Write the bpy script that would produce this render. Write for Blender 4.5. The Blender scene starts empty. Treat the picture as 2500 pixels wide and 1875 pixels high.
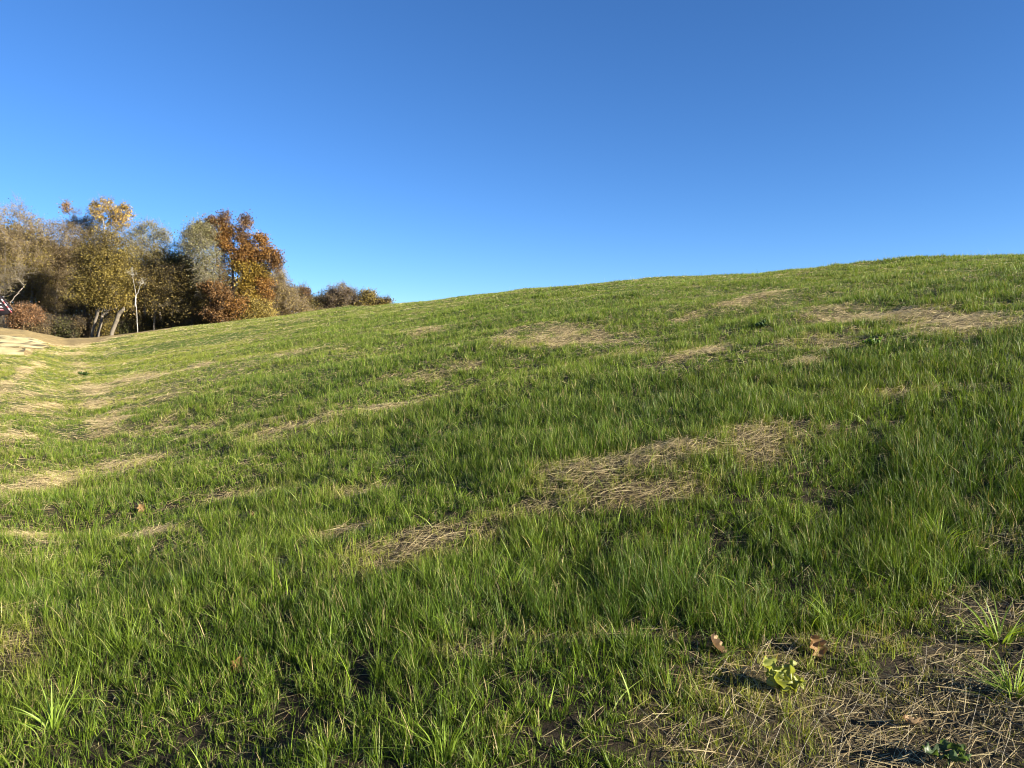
import bpy, math
import numpy as np

scene = bpy.context.scene
R = math.radians
# ------------------------------------------------------------------ camera
FPX, CX, CY = 1805.0, 1250.0, 937.5          # focal length and centre of the photograph in its pixels
HC = 1.25                                    # eye height
PITCH = R(-3.0)
cam = bpy.data.cameras.new('camera')
cam.sensor_width = 36.0
cam.lens = FPX / 2500.0 * 36.0
cam.clip_start = 0.05
cam.clip_end = 3000
cam.dof.use_dof = True
cam.dof.focus_distance = 5.0
cam.dof.aperture_fstop = 14
cam_o = bpy.data.objects.new('camera', cam)
cam_o.location = (0, 0, HC)
cam_o.rotation_euler = (R(90) + PITCH, 0, 0)
scene.collection.objects.link(cam_o)
scene.camera = cam_o
# ------------------------------------------------------------------ light
SUN_EL, SUN_AZ = R(17), R(116)               # azimuth clockwise from the view direction (+Y)
world = bpy.data.worlds.new('World')
scene.world = world
world.use_nodes = True
wn = world.node_tree.nodes
wl = world.node_tree.links
wn.clear()
sky = wn.new('ShaderNodeTexSky')
sky.sky_type = 'NISHITA'
sky.sun_disc = False
sky.sun_elevation = SUN_EL
sky.sun_rotation = SUN_AZ
sky.altitude = 300
sky.air_density = 0.75
sky.dust_density = 0.0
sky.ozone_density = 5.0
hs = wn.new('ShaderNodeHueSaturation')
hs.inputs['Saturation'].default_value = 1.08
bg = wn.new('ShaderNodeBackground')
bg.inputs['Strength'].default_value = 0.055
wo = wn.new('ShaderNodeOutputWorld')
wl.new(sky.outputs[0], hs.inputs['Color'])
tint = wn.new('ShaderNodeVectorMath')
tint.operation = 'MULTIPLY'
tint.inputs[1].default_value = (.93, .93, 1.0)
wl.new(hs.outputs[0], tint.inputs[0])
wl.new(tint.outputs[0], bg.inputs['Color'])
wl.new(bg.outputs[0], wo.inputs['Surface'])
sl = bpy.data.lights.new('sun', 'SUN')
sl.energy = 5.0
sl.angle = R(0.53)
sl.color = (1.0, 0.91, 0.76)
so = bpy.data.objects.new('sun', sl)
so.rotation_euler = (R(90) - SUN_EL, 0, R(180) - SUN_AZ)
scene.collection.objects.link(so)
scene.view_settings.view_transform = 'Standard'
scene.view_settings.look = 'None'
scene.view_settings.exposure = 1.93
scene.view_settings.gamma = 1.0
scene.cycles.filter_width = 1.05
scene.cycles.max_bounces = 6
scene.cycles.transmission_bounces = 4
scene.cycles.diffuse_bounces = 2

rng = np.random.default_rng(11)

# ------------------------------------------------------------------ helpers
def tag(o, label=None, cat=None, group=None, kind=None):
    if label: o['label'] = label
    if cat: o['category'] = cat
    if group: o['group'] = group
    if kind: o['kind'] = kind
    return o

def empty(name, loc, rz=0.0):
    o = bpy.data.objects.new(name, None)
    o.location = loc
    o.rotation_euler = (0, 0, rz)
    o.empty_display_size = 0.2
    scene.collection.objects.link(o)
    return o

def mesh_obj(name, V, loops, starts, mat, parent=None, col=None, smooth=False, origin=None):
    V = np.asarray(V, dtype=np.float32)
    if origin is not None:
        V = V - np.asarray(origin, dtype=np.float32)
    me = bpy.data.meshes.new(name)
    me.vertices.add(len(V))
    me.vertices.foreach_set('co', V.ravel())
    loops = np.asarray(loops, dtype=np.int32)
    me.loops.add(len(loops))
    me.loops.foreach_set('vertex_index', loops)
    starts = np.asarray(starts, dtype=np.int32)
    me.polygons.add(len(starts))
    me.polygons.foreach_set('loop_start', starts)
    if smooth:
        me.polygons.foreach_set('use_smooth', np.ones(len(starts), dtype=bool))
    me.update(calc_edges=True)
    if col is not None:
        a = me.color_attributes.new('Col', 'FLOAT_COLOR', 'POINT')
        c = np.ones((len(V), 4), dtype=np.float32)
        c[:, :3] = col
        a.data.foreach_set('color', c.ravel())
    me.materials.append(mat)
    o = bpy.data.objects.new(name, me)
    if parent is not None:
        o.parent = parent
    elif origin is not None:
        o.location = tuple(float(v) for v in origin)
    scene.collection.objects.link(o)
    return o

class MB:
    """collects polygons for one mesh"""
    def __init__(s):
        s.V, s.L, s.S, s.C, s.n, s.l = [], [], [], [], 0, 0
    def quads(s, V, n_per, faces, col=None):
        """V (N*n_per,3); faces = list of index tuples within one item"""
        V = np.asarray(V).reshape(-1, 3)
        N = len(V) // n_per
        base = (np.arange(N) * n_per + s.n)[:, None]
        for f in faces:
            k = len(f)
            s.L.append((base + np.array(f)[None, :]).ravel())
            s.S.append(np.arange(N) * k + s.l)
            s.l += N * k
        s.V.append(V)
        s.n += len(V)
        if col is not None:
            s.C.append(np.asarray(col).reshape(-1, 3))
    def poly(s, V, faces, col=None):
        V = np.asarray(V, dtype=float).reshape(-1, 3)
        for f in faces:
            s.L.append(np.array(f) + s.n)
            s.S.append(np.array([s.l]))
            s.l += len(f)
        s.V.append(V)
        s.n += len(V)
        if col is not None:
            s.C.append(np.tile(np.asarray(col, dtype=float), (len(V), 1)))
    def box(s, c, size, rot=None, col=None):
        x, y, z = np.array(size) / 2
        P = np.array([[-x,-y,-z],[x,-y,-z],[x,y,-z],[-x,y,-z],[-x,-y,z],[x,-y,z],[x,y,z],[-x,y,z]])
        if rot is not None:
            P = P @ np.array(rot).T
        s.poly(P + np.array(c), [(0,3,2,1),(4,5,6,7),(0,1,5,4),(1,2,6,5),(2,3,7,6),(3,0,4,7)], col)
    def build(s, name, mat, parent=None, smooth=False, origin=None):
        V = np.concatenate(s.V)
        L = np.concatenate(s.L)
        S = np.concatenate(s.S)
        o = np.argsort(S, kind='stable')
        C = np.concatenate(s.C) if s.C else None
        # polygons must be stored in order of loop start: they already are within the concatenation
        return mesh_obj(name, V, L, np.sort(S), mat, parent, C, smooth, origin)

# value noise -------------------------------------------------------
_tab = np.random.default_rng(5).random((256, 256))
def vnoise(x, y, seed=0):
    x = x + seed * 17.31; y = y + seed * 9.77
    xi = np.floor(x).astype(int); yi = np.floor(y).astype(int)
    fx = x - xi; fy = y - yi
    fx = fx * fx * (3 - 2 * fx); fy = fy * fy * (3 - 2 * fy)
    a = _tab[xi & 255, yi & 255]; b = _tab[(xi + 1) & 255, yi & 255]
    c = _tab[xi & 255, (yi + 1) & 255]; d = _tab[(xi + 1) & 255, (yi + 1) & 255]
    return (a * (1 - fx) + b * fx) * (1 - fy) + (c * (1 - fx) + d * fx) * fy
def fbm(x, y, seed=0, oct=3):
    s = 0; a = 1; t = 0
    for k in range(oct):
        s = s + a * vnoise(x * 2 ** k, y * 2 ** k, seed + 3 * k); t += a; a *= .5
    return s / t
def sstep(a, b, x):
    t = np.clip((x - a) / (b - a), 0, 1)
    return t * t * (3 - 2 * t)

# ------------------------------------------------------------------ the lie of the land
cp, sp = math.cos(PITCH), math.sin(PITCH)
def ray(px, py):
    u = (np.asarray(px, float) - CX) / FPX; v = (np.asarray(py, float) - CY) / FPX
    dx = u; dy = cp + v * sp; dz = sp - v * cp
    h = np.hypot(dx, dy)
    return np.arctan2(dx, dy), dz / h            # azimuth, tan(elevation)
# skyline of the field: photo x, photo y, distance of the brow (m)
SK = np.array([(-60,800,62),(0,801,62),(60,806,62),(110,818,60),(160,827,60),(240,826,58),(340,814,56),(430,802,52),
    (542,790,47),(680,774,42),(800,759,37),(955,746,33),(1130,729,29),(1277,713,26),(1582,687,22),(1921,664,19.5),(2260,641,17.5),(2500,624,16.5),(2600,618,16)])
_th, _te = ray(SK[:, 0], SK[:, 1])
_g = _te + 2 * HC / SK[:, 2]
_c = HC / SK[:, 2] ** 2
TH = np.concatenate([[-math.pi, -2.2, -1.3, -.85], _th, [.9, 1.4, 2.2, math.pi]])
GG = np.concatenate([[-.20, -.14, -.02, _g[0] * .9], _g, [_g[-1], .20, -.05, -.20]])
CC = np.concatenate([[.0003, .0003, .0003, _c[0]], _c, [_c[-1], .002, .0006, .0003]])
SKc = SK
def terrain(x, y, bumps=True):
    x = np.asarray(x, float); y = np.asarray(y, float)
    r = np.hypot(x, y); th = np.arctan2(x, y)
    g = np.interp(th, TH, GG); c = np.interp(th, TH, CC)
    g0 = .10 * np.sin(th) + .19 * np.cos(th)
    w = sstep(.6, 5, r)
    g = g0 * (1 - w) + g * w
    rc = np.sqrt(HC / c)                           # brow distance
    k = 1.5 * rc                                   # past this the parabola goes on as a straight slope
    z = np.where(r < k, g * r - c * r * r, g * r - c * k * k - 2 * c * k * (r - k))
    far = sstep(110, 240, r)
    z = z * (1 - far) + (-6) * far
    if bumps:
        # ridges and hollows that run diagonally across the slope
        ca, sa = math.cos(.32), math.sin(.32)
        a = x * ca + y * sa; b = -x * sa + y * ca
        s = .12 * (fbm(a * .22, b * .62, 1) - .5) * 2 + .06 * (fbm(a * .7, b * 1.5, 2, 2) - .5) * 2 + .018 * (vnoise(x * 4, y * 4, 3) - .5)
        s = s + .10 * (fbm(x * .9, y * .9, 8, 3) - .5) * sstep(45, 55, r)
        s = s * sstep(0.2, 2.0, r) * (1 + .15 * sstep(9, 30, r)) * (1 - .6 * sstep(45, 60, r))
        z = z + s
    return z
def at(px, py, rmax=70.0):
    """point of the ground seen at a pixel of the photograph"""
    th, te = ray(px, py)
    rr = np.exp(np.linspace(math.log(1.0), math.log(rmax), 900))
    zz = terrain(rr * math.sin(th), rr * math.cos(th), False)
    hit = np.nonzero(zz >= HC + te * rr)[0]
    q = rr[hit[0]] if len(hit) else rr[np.argmax(zz - HC - te * rr)]
    return np.array([q * math.sin(th), q * math.cos(th)])
def W(px, py, Y):
    """point at depth Y seen at a pixel"""
    th, te = ray(px, py)
    r = Y / math.cos(th)
    return np.array([r * math.sin(th), Y, HC + te * r])

# straw patches (photo centre, half-size along, half-size across, slant in degrees, strength)
PATCH = [(1360,822,125,18,-8,1),(1020,815,65,8,-5,.8),(1730,855,95,14,-12,.9),(2190,768,250,20,3,1.15),(2350,800,130,22,-5,1),
 (1980,832,120,20,-10,.75),(2460,790,70,14,-5,.8),(1980,888,60,9,-12,.7),(1790,742,115,5,-13,.9),(2200,968,85,16,-6,.9),
 (1660,1125,170,20,-5,.8),(1820,1085,150,28,-5,1.05),(1880,1125,80,22,-5,.8),(1440,1172,175,42,-8,1.1),(1330,1232,120,20,-8,.8),(1580,1205,120,22,-8,.85),
 (1050,1330,165,26,-14,1.05),(950,1390,95,24,-14,1.05),(850,1312,90,12,-15,1),(660,1405,70,16,-12,.8),(450,1432,80,15,-12,.8),
 (370,1310,85,12,-8,.85),(60,1310,95,20,0,1),(100,1180,150,34,-10,1.1),(290,1130,100,18,-18,1),(280,1025,46,24,0,.85),(240,965,42,14,0,.8),
 (20,1060,55,30,0,1),(60,1000,115,10,-8,.65),(320,930,130,14,-10,.5),(520,890,55,6,-5,.75),(430,1022,120,14,-8,.75),(690,1035,110,18,-12,.9),
 (760,992,60,8,-8,.7),(960,985,70,8,-5,.7),(1010,920,95,11,-8,.62),(1150,890,75,8,-8,.62),(60,910,70,10,-28,1),(15,950,45,12,-20,1),
 (2260,1720,360,190,-12,1.1),(2430,1450,150,55,0,.8),(1820,1720,240,110,-18,.72),(2440,1240,120,45,0,.55),(1960,1570,110,40,-10,.8),
 (30,1630,95,60,0,1),(15,1545,50,14,0,.9),(760,1815,200,18,-4,.3),(1350,1800,160,20,-4,.3),(1430,1560,170,18,-5,.7),(1150,1610,110,16,-5,.55),
 (860,1195,170,14,-10,.5),(1220,1260,100,14,-8,.6),(600,1190,120,12,-8,.45),(2100,840,120,8,-8,.5),(1500,860,120,8,-8,.45),(700,870,130,6,-5,.35),
 (560,960,130,8,-5,.4),(172,866,34,6,0,.95),(184,886,26,10,0,.9),(196,915,26,14,0,.85),(210,945,28,14,0,.85),(226,985,32,18,0,.85),(250,1040,36,24,0,.8),(120,960,90,8,-10,.4),(400,975,140,12,-8,.5),(200,850,60,5,0,.6)]
LUSH_SHADE = [(1560,1010,300,70,-8,.9),(2330,1130,260,120,-10,1),(1650,1420,420,110,-10,1),(1000,1520,420,70,-10,.7),(2180,880,300,40,-8,.7),  # taller dark grass; shade of the slope turned from the sun is coloured in
 (700,960,200,40,-12,.6),(2330,680,260,25,-8,.5),(1400,760,300,14,-8,.4),(1100,1060,260,50,-8,.6),(300,1480,300,60,-5,.6),(2420,1380,150,60,0,.6)]
def ell(pl, f=1.0):
    out = []
    for (px, py, a, b, ang, s) in pl:
        if a < 300: a, b = a * f, b * f
        ca, sa = math.cos(R(ang)), math.sin(R(ang))
        c = at(px, py)
        A = (at(px + a * ca, py + a * sa) - at(px - a * ca, py - a * sa)) / 2
        B = (at(px - b * sa, py + b * ca) - at(px + b * sa, py - b * ca)) / 2
        M = np.array([A, B]).T
        if abs(np.linalg.det(M)) < 1e-4:
            continue
        out.append((c, np.linalg.inv(M), s, float(np.hypot(*A)) + float(np.hypot(*B))))
    return out
P_STRAW = ell(PATCH, .86)
P_LUSH_SHADE = ell(LUSH_SHADE)
def field(pl, x, y):
    s = np.zeros_like(x)
    for c, M, k, rad in pl:
        dx = x - c[0]; dy = y - c[1]
        m = (np.abs(dx) < rad * 2) & (np.abs(dy) < rad * 2)
        if not m.any():
            continue
        u = M[0, 0] * dx[m] + M[0, 1] * dy[m]; v = M[1, 0] * dx[m] + M[1, 1] * dy[m]
        s[m] = np.maximum(s[m], k * np.exp(-.62 * (u * u + v * v)))
    return s
def straw(x, y):
    """0 = thick grass, 1 = bare straw"""
    r = np.hypot(x, y)
    ca, sa = math.cos(.32), math.sin(.32)
    a = x * ca + y * sa; b = -x * sa + y * ca
    n = fbm(x * 2.2, y * 2.2, 21) - .5
    n2 = (fbm(a * .35, b * 1.2, 22) - .5) * (1 - .6 * sstep(22, 34, r))
    s = field(P_STRAW, x, y)
    left = sstep(.0, .6, -x / (y + .01)) * sstep(4, 12, r)
    n3 = fbm(x * 6, y * 6, 23, 2) - .5
    s = s * .80 + (1.15 * n + .95 * n3) * sstep(.03, .40, s) + .62 * n2 * (.6 + .15 * left) + .02 * left + .18 * n3
    return np.clip(s, 0, 1.1)

# the bare clay bank and track along the far left edge of the field
BANK_IN = [(-80,872),(60,868),(140,850),(215,843),(262,830),(330,818),(420,805)]   # photo: lower rim of the bank
_bt, _br = [], []
for px, py in BANK_IN:
    q = at(px, py); _bt.append(math.atan2(q[0], q[1])); _br.append(np.hypot(*q))
_bt = np.array(_bt); _br = np.array(_br)
def bank(x, y):
    """>0 beyond the rim (bare earth), in metres"""
    th = np.arctan2(x, y); r = np.hypot(x, y)
    lim = np.interp(th, _bt, _br, left=_br[0], right=60)
    e = (fbm(x * .8, y * .8, 31) - .5) * 3.2 * (lim > 20)
    return r - lim + e - 6 * sstep(_bt[-1], _bt[-1] + .1, th) * 4

# ------------------------------------------------------------------ materials
def new_mat(name):
    m = bpy.data.materials.new(name); m.use_nodes = True
    n = m.node_tree.nodes; n.clear()
    return m, n, m.node_tree.links
def plain(name, col, rough=.7, spec=.3, metal=0.0, bump=None, vary=.15, scale=6.0):
    m, n, l = new_mat(name)
    o = n.new('ShaderNodeOutputMaterial'); p = n.new('ShaderNodeBsdfPrincipled')
    tc = n.new('ShaderNodeTexCoord'); no = n.new('ShaderNodeTexNoise')
    no.inputs['Scale'].default_value = scale; no.inputs['Detail'].default_value = 5
    mx = n.new('ShaderNodeMix'); mx.data_type = 'RGBA'
    mx.inputs[6].default_value = (*[c * (1 - vary) for c in col], 1)
    mx.inputs[7].default_value = (*[min(1, c * (1 + vary)) for c in col], 1)
    l.new(tc.outputs['Object'], no.inputs['Vector']); l.new(no.outputs['Fac'], mx.inputs[0])
    l.new(mx.outputs[2], p.inputs['Base Color'])
    p.inputs['Roughness'].default_value = rough
    p.inputs['Specular IOR Level'].default_value = spec
    p.inputs['Metallic'].default_value = metal
    if bump:
        b = n.new('ShaderNodeBump'); b.inputs['Strength'].default_value = bump; b.inputs['Distance'].default_value = .03
        l.new(no.outputs['Fac'], b.inputs['Height']); l.new(b.outputs[0], p.inputs['Normal'])
    l.new(p.outputs[0], o.inputs['Surface'])
    return m
def leafy(name, trans=.35, rough=.5, spec=.35, tint=(1.25, 1.2, .6), noise=0.0):
    m, n, l = new_mat(name)
    o = n.new('ShaderNodeOutputMaterial'); p = n.new('ShaderNodeBsdfPrincipled')
    a = n.new('ShaderNodeAttribute'); a.attribute_name = 'Col'
    src = a.outputs['Color']
    if noise:
        tc = n.new('ShaderNodeTexCoord'); no = n.new('ShaderNodeTexNoise'); no.inputs['Scale'].default_value = noise
        mr = n.new('ShaderNodeMapRange'); mr.inputs['To Min'].default_value = .7; mr.inputs['To Max'].default_value = 1.3
        vm = n.new('ShaderNodeVectorMath'); vm.operation = 'SCALE'
        l.new(tc.outputs['Object'], no.inputs['Vector']); l.new(no.outputs['Fac'], mr.inputs[0])
        l.new(src, vm.inputs[0]); l.new(mr.outputs[0], vm.inputs['Scale']); src = vm.outputs[0]
    l.new(src, p.inputs['Base Color'])
    p.inputs['Roughness'].default_value = rough
    p.inputs['Specular IOR Level'].default_value = spec
    if trans > 0:
        t = n.new('ShaderNodeBsdfTranslucent')
        vt = n.new('ShaderNodeVectorMath'); vt.operation = 'MULTIPLY'; vt.inputs[1].default_value = tint
        l.new(src, vt.inputs[0]); l.new(vt.outputs[0], t.inputs['Color'])
        mix = n.new('ShaderNodeMixShader'); mix.inputs[0].default_value = trans
        l.new(p.outputs[0], mix.inputs[1]); l.new(t.outputs[0], mix.inputs[2]); l.new(mix.outputs[0], o.inputs['Surface'])
    else:
        l.new(p.outputs[0], o.inputs['Surface'])
    return m
M_GRASS = leafy('grass_blade', .26, .5, .22, (1.5, 1.45, .45))
M_STRAW = leafy('straw', .12, .55, .3, (1.1, 1, .8))
M_LEAF = leafy('tree_leaf', .35, .6, .25, (1.3, 1.1, .7))
M_BARK = leafy('bark', 0, .85, .15, noise=9.0)
M_WEED = leafy('weed_leaf', .4, .45, .4, (1.3, 1.3, .5), noise=30.0)

def ground_mat():
    m, n, l = new_mat('soil_with_straw')
    o = n.new('ShaderNodeOutputMaterial'); p = n.new('ShaderNodeBsdfPrincipled')
    a = n.new('ShaderNodeAttribute'); a.attribute_name = 'Col'
    tc = n.new('ShaderNodeTexCoord')
    no = n.new('ShaderNodeTexNoise'); no.inputs['Scale'].default_value = 38; no.inputs['Detail'].default_value = 8; no.inputs['Roughness'].default_value = .7
    no2 = n.new('ShaderNodeTexNoise'); no2.inputs['Scale'].default_value = 2.3; no2.inputs['Detail'].default_value = 6
    l.new(tc.outputs['Object'], no.inputs['Vector']); l.new(tc.outputs['Object'], no2.inputs['Vector'])
    mr = n.new('ShaderNodeMapRange'); mr.inputs['From Min'].default_value = .3; mr.inputs['From Max'].default_value = .7
    mr.inputs['To Min'].default_value = .5; mr.inputs['To Max'].default_value = 1.45
    l.new(no.outputs['Fac'], mr.inputs[0])
    mr2 = n.new('ShaderNodeMapRange'); mr2.inputs['To Min'].default_value = .4; mr2.inputs['To Max'].default_value = 1.55
    l.new(no2.outputs['Fac'], mr2.inputs[0])
    mu = n.new('ShaderNodeMath'); mu.operation = 'MULTIPLY'; l.new(mr.outputs[0], mu.inputs[0]); l.new(mr2.outputs[0], mu.inputs[1])
    vm = n.new('ShaderNodeVectorMath'); vm.operation = 'SCALE'
    l.new(a.outputs['Color'], vm.inputs[0]); l.new(mu.outputs[0], vm.inputs['Scale'])
    l.new(vm.outputs[0], p.inputs['Base Color'])
    p.inputs['Roughness'].default_value = .9; p.inputs['Specular IOR Level'].default_value = .15
    b = n.new('ShaderNodeBump'); b.inputs['Strength'].default_value = .8; b.inputs['Distance'].default_value = .02
    l.new(no.outputs['Fac'], b.inputs['Height']); l.new(b.outputs[0], p.inputs['Normal'])
    l.new(p.outputs[0], o.inputs['Surface'])
    return m
M_GROUND = ground_mat()

# ------------------------------------------------------------------ ground sheet
def grid_mesh(name, X, Y, Z, mat, col):
    nr, nt = X.shape
    V = np.stack([X, Y, Z], -1).reshape(-1, 3)
    i = np.arange(nr - 1)[:, None] * nt + np.arange(nt - 1)[None, :]
    F = np.stack([i, i + 1, i + nt + 1, i + nt], -1).reshape(-1, 4)[:, ::-1]
    return mesh_obj(name, V, F.ravel(), np.arange(len(F)) * 4, mat, None, col.reshape(-1, 3), True)
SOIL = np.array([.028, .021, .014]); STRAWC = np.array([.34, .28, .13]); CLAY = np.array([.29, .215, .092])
tt = np.concatenate([np.linspace(-math.pi, -.86, 60)[:-1], np.linspace(-.86, .86, 560), np.linspace(.86, math.pi, 60)[1:]])
rr = np.concatenate([[.02], np.geomspace(.3, 75, 620), np.geomspace(76, 2500, 60)])
RR, TT = np.meshgrid(rr, tt, indexing='ij')
X = RR * np.sin(TT); Y = RR * np.cos(TT); Z = terrain(X, Y)
s = straw(X, Y)
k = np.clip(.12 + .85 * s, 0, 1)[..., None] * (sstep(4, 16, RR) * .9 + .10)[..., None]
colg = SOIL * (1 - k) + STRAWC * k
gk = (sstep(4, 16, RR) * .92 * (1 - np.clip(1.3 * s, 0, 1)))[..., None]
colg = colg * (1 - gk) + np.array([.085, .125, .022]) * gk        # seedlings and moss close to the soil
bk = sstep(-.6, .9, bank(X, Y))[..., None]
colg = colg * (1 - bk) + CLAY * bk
farc = sstep(63, 75, RR)[..., None]
colg = colg * (1 - farc) + np.array([.07, .055, .03]) * farc
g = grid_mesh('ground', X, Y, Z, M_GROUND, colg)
tag(g, 'sloping earth of the hillside under the grass with the bare clay bank at far left', 'ground', kind='structure')

# straw erosion mat pegged on the sunny side of the bank
def mat_material():
    m, n, l = new_mat('woven_straw_mat')
    o = n.new('ShaderNodeOutputMaterial'); p = n.new('ShaderNodeBsdfPrincipled')
    tc = n.new('ShaderNodeTexCoord')
    vo = n.new('ShaderNodeTexVoronoi'); vo.inputs['Scale'].default_value = 3.4
    no = n.new('ShaderNodeTexNoise'); no.inputs['Scale'].default_value = 5; no.inputs['Detail'].default_value = 9; no.inputs['Roughness'].default_value = .75
    mp = n.new('ShaderNodeMapping'); mp.inputs['Scale'].default_value = (1, .17, 1)
    l.new(tc.outputs['Object'], mp.inputs[0]); l.new(mp.outputs[0], vo.inputs['Vector']); l.new(mp.outputs[0], no.inputs['Vector'])
    cr = n.new('ShaderNodeValToRGB'); cr.color_ramp.elements[0].position = .30; cr.color_ramp.elements[1].position = .46
    cr.color_ramp.elements[0].color = (.10, .08, .035, 1); cr.color_ramp.elements[1].color = (.54, .45, .22, 1)
    l.new(vo.outputs['Distance'], cr.inputs[0])
    mx = n.new('ShaderNodeMix'); mx.data_type = 'RGBA'; mx.blend_type = 'MULTIPLY'; mx.inputs[0].default_value = .6
    cr2 = n.new('ShaderNodeValToRGB'); cr2.color_ramp.elements[0].position = .35; cr2.color_ramp.elements[1].position = .6
    cr2.color_ramp.elements[0].color = (.45, .4, .3, 1)
    l.new(no.outputs['Fac'], cr2.inputs[0]); l.new(cr.outputs[0], mx.inputs[6]); l.new(cr2.outputs[0], mx.inputs[7])
    l.new(mx.outputs[2], p.inputs['Base Color']); p.inputs['Roughness'].default_value = .9
    b = n.new('ShaderNodeBump'); b.inputs['Distance'].default_value = .04; l.new(no.outputs['Fac'], b.inputs['Height']); l.new(b.outputs[0], p.inputs['Normal'])
    l.new(p.outputs[0], o.inputs['Surface'])
    return m
def ground_sheet(name, upper, lower, mat, lift=.02, n=90):
    """sheet on the ground between two outlines given in photo pixels (same number of points)"""
    up = np.array([at(*q) for q in upper]); lo = np.array([at(*q) for q in lower])
    t = np.linspace(0, len(up) - 1, n); ii = np.arange(len(up))
    U = np.stack([np.interp(t, ii, up[:, 0]), np.interp(t, ii, up[:, 1])], -1)
    Lw = np.stack([np.interp(t, ii, lo[:, 0]), np.interp(t, ii, lo[:, 1])], -1)
    w = np.linspace(0, 1, 60)[:, None, None]
    Q = Lw[None] * (1 - w) + U[None] * w
    rim = (vnoise(Q[..., 0] * 1.5, Q[..., 1] * 1.5, 41) - .5) * .9
    Q[..., 0] += rim; Q[..., 1] += rim
    Zq = terrain(Q[..., 0], Q[..., 1]) + lift
    return grid_mesh(name, Q[..., 0], Q[..., 1], Zq, mat, np.full(Q.shape[:2] + (3,), .5))
em = ground_sheet('erosion_mat', [(-60,814),(0,817),(50,822),(100,832),(140,843)], [(-60,866),(0,866),(50,862),(100,852),(142,845)], mat_material())
tag(em, 'pale yellow straw erosion mat pegged on the clay bank at the left edge', 'mat')

# ------------------------------------------------------------------ grass
def blades(mb, x, y, L, w, col, lean, segs, curve, tipcol=None, zoff=0.0, ox=0.0, oy=0.0):
    N = len(x)
    z = terrain(x, y) + zoff
    ph = rng.random(N) * 2 * math.pi
    bias = rng.normal(0, .12, N)
    lx = np.cos(ph) * lean + bias * .3 - .05 + ox
    ly = np.sin(ph) * lean + oy
    ps = rng.random(N) * math.pi
    tw = rng.normal(0, .7, N)
    V = np.zeros((N, 2 * segs + 1, 3), dtype=np.float32)
    C = np.zeros((N, 2 * segs + 1, 3), dtype=np.float32)
    nrm = np.sqrt(np.maximum(.15, 1 - np.minimum(.85, lx * lx + ly * ly)))
    for k in range(segs + 1):
        t = k / segs
        px = x + L * (lx * t + lx * curve * t * t * 1.6)
        py = y + L * (ly * t + ly * curve * t * t * 1.6)
        pz = z - .006 + L * nrm * (t - .55 * curve * np.hypot(lx, ly) * 1.5 * t * t)
        cc = col * (.92 + .12 * t)
        if tipcol is not None:
            cc = cc * (1 - t ** 3) + tipcol * t ** 3
        if k < segs:
            ww = w * (1 - t ** 1.7) * .5 * (.7 + .3 * min(1, t * 4 + .3))
            a = ps + tw * t
            V[:, 2 * k, 0] = px - np.cos(a) * ww; V[:, 2 * k, 1] = py - np.sin(a) * ww; V[:, 2 * k, 2] = pz
            V[:, 2 * k + 1, 0] = px + np.cos(a) * ww; V[:, 2 * k + 1, 1] = py + np.sin(a) * ww; V[:, 2 * k + 1, 2] = pz
            C[:, 2 * k] = cc; C[:, 2 * k + 1] = cc
        else:
            V[:, 2 * k, 0] = px; V[:, 2 * k, 1] = py; V[:, 2 * k, 2] = pz
            C[:, 2 * k] = cc
    faces = [(2 * k, 2 * k + 1, 2 * k + 3, 2 * k + 2) for k in range(segs - 1)] + [(2 * segs - 2, 2 * segs - 1, 2 * segs)]
    mb.quads(V.reshape(-1, 3), 2 * segs + 1, faces, C.reshape(-1, 3))

FAN = .80
def dens(r):
    return 26000 * np.minimum(1, (3.2 / r)) ** 1.1
def scatter(r0, r1, densf, fan=FAN, per=1, loose=.25):
    """points over the fan of ground in front; per > 1 gathers them in tufts. Returns x, y, outward lean x, y and a size factor"""
    rg = np.linspace(r0, r1, 2000)
    pdf = densf(rg) * rg
    cum = np.concatenate([[0], np.cumsum((pdf[1:] + pdf[:-1]) / 2 * np.diff(rg))])
    n = int(cum[-1] * 2 * fan)
    nt = max(1, n // per)
    r = np.interp(rng.random(nt) * cum[-1], cum, rg)
    th = (rng.random(nt) * 2 - 1) * fan
    tx = r * np.sin(th); ty = r * np.cos(th)
    if per == 1:
        z = np.zeros(nt)
        return tx, ty, z, z, np.ones(nt)
    cnt = np.maximum(1, rng.poisson(per * rng.uniform(.3, 1.7, nt)))
    k = np.repeat(np.arange(nt), cnt)
    sig = .36 / np.sqrt(densf(r) / per)
    a = rng.random(len(k)) * 2 * math.pi; q = np.abs(rng.normal(0, 1, len(k)))
    lo = rng.random(len(k)) < loose
    q = np.where(lo, q * 2.6, q)
    x = tx[k] + np.cos(a) * q * sig[k]; y = ty[k] + np.sin(a) * q * sig[k]
    clx = rng.normal(0, .12, nt)[k]; cly = rng.normal(0, .12, nt)[k]
    sz = rng.uniform(.62, 1.25, nt)[k]
    m = np.where(lo, .05, .17) * np.minimum(q, 2.2)
    return x, y, np.cos(a) * m + clx, np.sin(a) * m + cly, np.where(lo, sz * .75, sz)
G1 = np.array([.018, .048, .005]); G2 = np.array([.180, .265, .020]); GY = np.array([.30, .30, .05]); GD = np.array([.024, .066, .010]); DRY = np.array([.42, .34, .17])
mbg = MB()
nb = 0
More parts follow.
